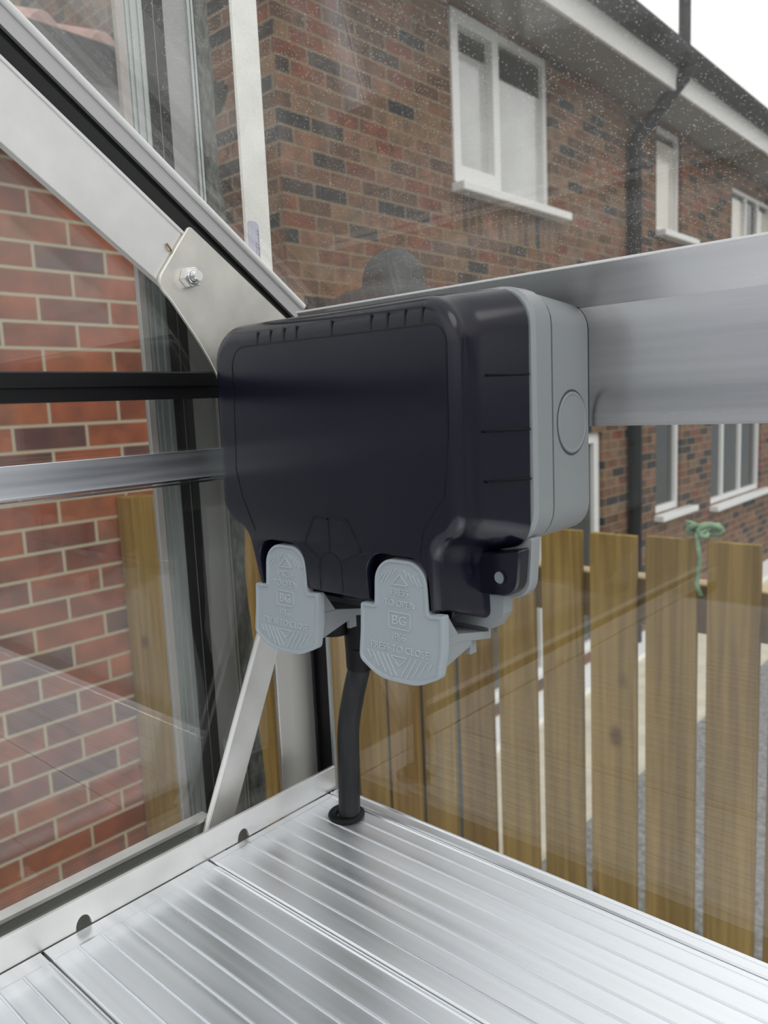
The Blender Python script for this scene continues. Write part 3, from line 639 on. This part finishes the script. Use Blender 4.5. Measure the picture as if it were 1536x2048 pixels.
# lid
F = [(-1.368, .174, .075), (-.735, .174, .075), (-.736, -.215, .06), (-.792, -.240, .045), (-.790, -.354, .018),
     (-.808, -.354, .004), (-.812, -.262, .05), (-.952, -.262, .04), (-.946, -.354, .004),
     (-1.116, -.354, .004), (-1.120, -.262, .05), (-1.258, -.262, .04), (-1.243, -.356, .004),
     (-1.262, -.356, .012), (-1.290, -.252, .05), (-1.372, -.225, .07)]
J = [(-1.400, .184, .068), (-.682, .184, .068), (-.686, -.245, .045), (-.768, -.262, .03), (-.764, -.388, .018),
     (-.800, -.388, .004), (-.806, -.262, .05), (-.952, -.262, .04), (-.950, -.372, .004),
     (-1.112, -.372, .004), (-1.116, -.262, .05), (-1.256, -.262, .04), (-1.240, -.385, .004),
     (-1.275, -.385, .012), (-1.300, -.262, .04), (-1.402, -.240, .06)]
dfull = [.036, .022, .022, .018, .005, .003, .003, .003, .010, .003, .003, .003, .004, .010, .018, .020]
rings = []
for i in range(9):
    a = math.pi/2*i/8; rings.append(ringat(offset(F, [q*(1-math.sin(a)) for q in dfull]), 0.998+0.030*(1-math.cos(a)), 8))
def mix(a, b, t): return [tuple(p*(1-t)+q*t for p, q in zip(u, v_)) for u, v_ in zip(a, b)]
for t in (0.25, 0.6, 1.0): rings.append(ringat(mix(F, J, t), 1.028+0.097*t, 8))
v, f = loft(rings)
lid = mesh('lid', v, f, M['lid'], sock, smooth=True, autos=28)
# side ribs
for z, z2, ya_ in ((0.040, 0.040, 1.055), (-0.050, -0.050, 1.048), (-0.132, -0.134, 1.050)):
    t0, t1 = 0.0, 1.0
    MB().add([(-0.731+(ya_-1.03)*0.5, ya_, z+0.0022), (-0.683, 1.124, z+0.0022), (-0.680, 1.124, z), (-0.727+(ya_-1.03)*0.5, ya_-0.003, z), (-0.731+(ya_-1.03)*0.5, ya_, z-0.0022), (-0.683, 1.124, z-0.0022), (-0.69, 1.124, z), (-0.745, ya_, z)],
             [(0, 1, 2, 3), (3, 2, 5, 4), (4, 5, 6, 7), (7, 6, 1, 0), (0, 3, 4, 7), (1, 6, 5, 2)]).build('side_rib', M['rib'], lid)
# moulded rib pattern low on the lid, seen as darker lines in the smoked plastic
def line(mb, a, b, w=0.0028, y=0.9975):
    a = Vector((a[0], a[1])); b = Vector((b[0], b[1])); d = (b-a).normalized(); nn = Vector((-d.y, d.x))*w
    mb.prism([(p.x, y, p.y) for p in (a+nn, b+nn, b-nn, a-nn)], (0, 0, 0), (0, 0.001, 0)); return mb
mb = MB()
cx, cz = -1.045, -0.262
hxm = MB(); hx = [(-1.115, -.262), (-1.085, -.205), (-.995, -.205), (-.962, -.262)]
for i in range(3): line(hxm, hx[i], hx[i+1])
hxm.build('moulded_rib', M['rib'], lid)
arch = [(cx-0.03, -.345)]+[(cx-0.03*math.cos(math.pi*i/8), -.300+0.03*math.sin(math.pi*i/8)) for i in range(9)]+[(cx+0.03, -.345)]
for i in range(len(arch)-1): line(mb, arch[i], arch[i+1], 0.0015)
line(mb, (cx, -.27), (cx, -.205), .002); line(mb, (cx-0.03, -.285), (-1.112, -.262), .002); line(mb, (cx+0.03, -.285), (-.962, -.262), .002)
mb.build('moulded_rib', M['rib'], lid)
loop = [(-1.262, -.245), (-1.300, -.170), (-1.312, -.12)]+[(-1.300, .085)]+[(-1.262-.040*math.cos(math.pi/2*i/6), .085+.043*math.sin(math.pi/2*i/6)) for i in range(7)]+[(-.785+.030*math.sin(math.pi/2*i/6), .094+.030*math.cos(math.pi/2*i/6)) for i in range(7)]+[(-.757, -.044), (-.768, -.150), (-.816, -.212), (-.826, -.262)]
mb = MB()
for i in range(len(loop)-1): line(mb, loop[i], loop[i+1], 0.0017, 0.9974)
mb.build('moulded_rib', M['rib'], lid)
for px in (511, 537, 564, 589, 660, 739, 772, 807, 842):
    q = PY(px, 640-(px-500)*0.11, 0.9975)
    mb = MB(); line(mb, (q.x, .129), (q.x+0.002, .154), 0.0019, 0.9974); mb.build('moulded_rib', M['rib'], lid)
# screw lug
lug = [(-.780, -.262, .004), (-.735, -.258, .03), (-.690, -.250, .004), (-.698, -.334, .034), (-.775, -.336, .006)]
v, f = loft([ringat(offset(lug, [.003]*5), 1.098), ringat(lug, 1.102), ringat(lug, 1.126)]); lg = mesh('screw_lug', v, f, M['lid'], lid, smooth=True, autos=30)
n = 32; lc = (-.734, -.302)
rg = [[(lc[0]+r_*math.cos(2*math.pi*i/n), y_, lc[1]+r_*math.sin(2*math.pi*i/n)) for i in range(n)] for r_, y_ in ((0.0150, 1.0985), (0.0150, 1.0955), (0.0118, 1.0955), (0.0118, 1.0982))]
v, f = loft(rg, False, False); mesh('screw_hole_rim', v, f, M['lid'], lg, smooth=True, autos=40)
mb = MB().cyl((lc[0]+0.002, 1.0972, lc[1]), (lc[0]+0.002, 1.0979, lc[1]), 0.0105); mb.build('screw_hole', mat('screw_grey', (0.20, 0.23, 0.26), 0.4), lg)
# grey lug behind and small catch
gl_ = [(-.775, -.240, .004), (-.686, -.235, .004), (-.694, -.343, .045), (-.76, -.346, .006)]
v, f = loft([ringat(offset(gl_, [.002]*4), 1.132), ringat(gl_, 1.135), ringat(gl_, 1.156)]); mesh('frame_lug', v, f, M['grey'], sock, smooth=True, autos=35)
for q, y_ in (([(-.85, -.33, .004), (-.738, -.33, .004), (-.740, -.372, .004), (-.760, -.402, .010), (-.85, -.402, .004)], 1.118),):
    v, f = loft([ringat(q, y_), ringat(q, y_+0.03)]); mesh('lower_catch', v, f, M['grey'], sock, smooth=True, autos=30)
# dark underside between lobes
boxo('underside', (-1.29, -0.80, 1.05, 1.24, -0.375, -0.249), M['lid'], sock, bevel=0.006)
mb = MB().cyl((-1.212, 1.24, -0.37), (-1.212, 1.24, -0.545), 0.040, 0.036).cyl((-1.212, 1.24, -0.545), (-1.220, 1.239, -0.60), 0.036, 0.029)
mb.build('cable_gland', M['rubber'], sock, smooth=True, autos=40)
pl = PY(668, 1255, 1.20)
mb = MB().cyl((pl.x, 1.20, -0.37), (pl.x, 1.20, pl.z-0.012), 0.036); mb.build('blanking_plug', M['rubber'], sock, smooth=True, autos=40)
pl = PY(925, 1290, 1.20)

# latches
def text_mesh(s, size):
    c = bpy.data.curves.new('t', 'FONT'); c.body = s; c.size = size; c.align_x = 'CENTER'; c.align_y = 'CENTER'; c.extrude = 0.0; c.resolution_u = 3
    o = bpy.data.objects.new('t', c); C.collection.objects.link(o); bpy.context.view_layer.update()
    me = bpy.data.meshes.new_from_object(o.evaluated_get(bpy.context.evaluated_depsgraph_get()))
    vs = [tuple(v_.co) for v_ in me.vertices]; fs = [tuple(p_.vertices) for p_ in me.polygons]
    bpy.data.objects.remove(o); bpy.data.curves.remove(c); bpy.data.meshes.remove(me)
    return vs, fs
TO = [(-.058, -.268, .042), (.060, -.268, .046), (.064, -.356, .004), (.096, -.354, .004), (.097, -.415, .05), (.090, -.462, .012), (.045, -.484, .1), (-.045, -.486, .1), (-.095, -.458, .018), (-.092, -.405, .05), (-.092, -.354, .004), (-.058, -.354, .004)]
def ty(z): return 1.002-0.075*(-.268-z)      # the plate leans forward at its foot
def latch(cx, label):
    off = lambda cs, y0: [(cx+a, ty(b)+y0, b) for a, b in outline(cs, 8)]
    ins = offset(TO, [.0052]*12); ins2 = offset(TO, [.0070]*12)
    v, f = loft([off(TO, 0.016), off(TO, 0.0), off(offset(TO, [.0008]*12), -0.0018), off(ins, -0.0018), off(ins2, 0.001)])
    lt = mesh('latch', v, f, M['latch'], sock, smooth=True, autos=25); lt['label'] = label
    mb = MB()
    def put(s, size, z0, wscale=1.0, dx=0.0):
        vs, fs = text_mesh(s, size)
        n = len(vs); top = [(cx+dx+p[0]*wscale, ty(z0+p[1])-0.0008, z0+p[1]) for p in vs]; bot = [(a, b+0.003, c) for a, b, c in top]
        edges = {}
        for q in fs:
            for i in range(len(q)):
                k = (q[i], q[(i+1) % len(q)]); edges[k] = 1
        side = [(a, b, b+n, a+n) for (a, b) in edges if (b, a) not in edges]
        mb.add(top+bot, [tuple(q) for q in fs]+side)
    put('PRESS', 0.0165, -.326); put('TO OPEN', 0.0165, -.346); put('IP66', 0.0175, -.405); put('PRESS TO CLOSE', 0.0172, -.4265, 1.05); put('BG', 0.0235, -.3755, 1.15)
    def bar(a, b, w=0.00085):
        a = Vector(a); b = Vector(b); d = (b-a).normalized(); nn = Vector((-d.y, d.x))*w
        q = [a+nn, b+nn, b-nn, a-nn]
        v_ = [(cx+p_.x, ty(p_.y)-0.0007, p_.y) for p_ in q]+[(cx+p_.x, ty(p_.y)+0.003, p_.y) for p_ in q]
        mb.add(v_, [(0, 1, 2, 3), (0, 4, 5, 1), (1, 5, 6, 2), (2, 6, 7, 3), (3, 7, 4, 0)])
    fr = outline([(-.025, -.361, .005), (.025, -.361, .005), (.025, -.390, .005), (-.025, -.390, .005)], 4)
    for i in range(len(fr)): 
        if (Vector(fr[i])-Vector(fr[(i+1) % len(fr)])).length > 1e-4: bar(fr[i], fr[(i+1) % len(fr)])
    T = [(-.018, -.4395), (.018, -.4395), (0, -.4565)]
    for i in range(3): bar(T[i], T[(i+1) % 3])
    T = [(-.018, -.312), (.018, -.312), (0, -.294)]
    for i in range(3): bar(T[i], T[(i+1) % 3])
    for i in range(5):
        x0 = .028+i*.0118; l = (.036, .038, .034, .026, .014)[i]
        for s in (-1, 1): bar((s*x0, -.438), (s*(x0-l*0.62), -.438-l))
    for i in range(4):
        zz = -.284-0.0; x0 = .010+i*.0105; l = (.012, .020, .020, .014)[i]
        for s in (-1, 1): bar((s*(x0-.002), -.284-i*.004), (s*(x0+l*.62), -.284-i*.004-l))
    mb.build('raised_lettering', M['latchtext'], lt)
    # tray behind the plate
    mb = MB(); x0, x1 = cx-.082, cx+.088
    for xa in (x1-.004, x0):
        mb.prism([(xa, 1.000, -.357), (xa, 1.018, -.357), (xa, 1.050, -.402), (xa, 0.998, -.402)], (0, 0, 0), (.004, 0, 0))
        mb.prism([(xa, 0.998, -.402), (xa, 1.085, -.418), (xa, 1.085, -.428), (xa, 0.993, -.452)], (0, 0, 0), (.004, 0, 0))
    mb.prism([(x0, 1.000, -.398), (x0, 1.050, -.398), (x0, 1.140, -.416), (x0, 1.140, -.430), (x0, 1.050, -.413), (x0, 1.000, -.413)], (0, 0, 0), (x1-x0+.001, 0, 0))
    mb.box(x0, x1+.001, 1.138, 1.145, -.430, -.396).box(x1-.022, x1-.013, 1.098, 1.118, -.452, -.415)
    mb.build('latch_tray', M['grey'], lt, bevel=0.001)
latch(-1.176, 'left grey latch plate with raised lettering')
latch(-.874, 'right grey latch plate with raised lettering')
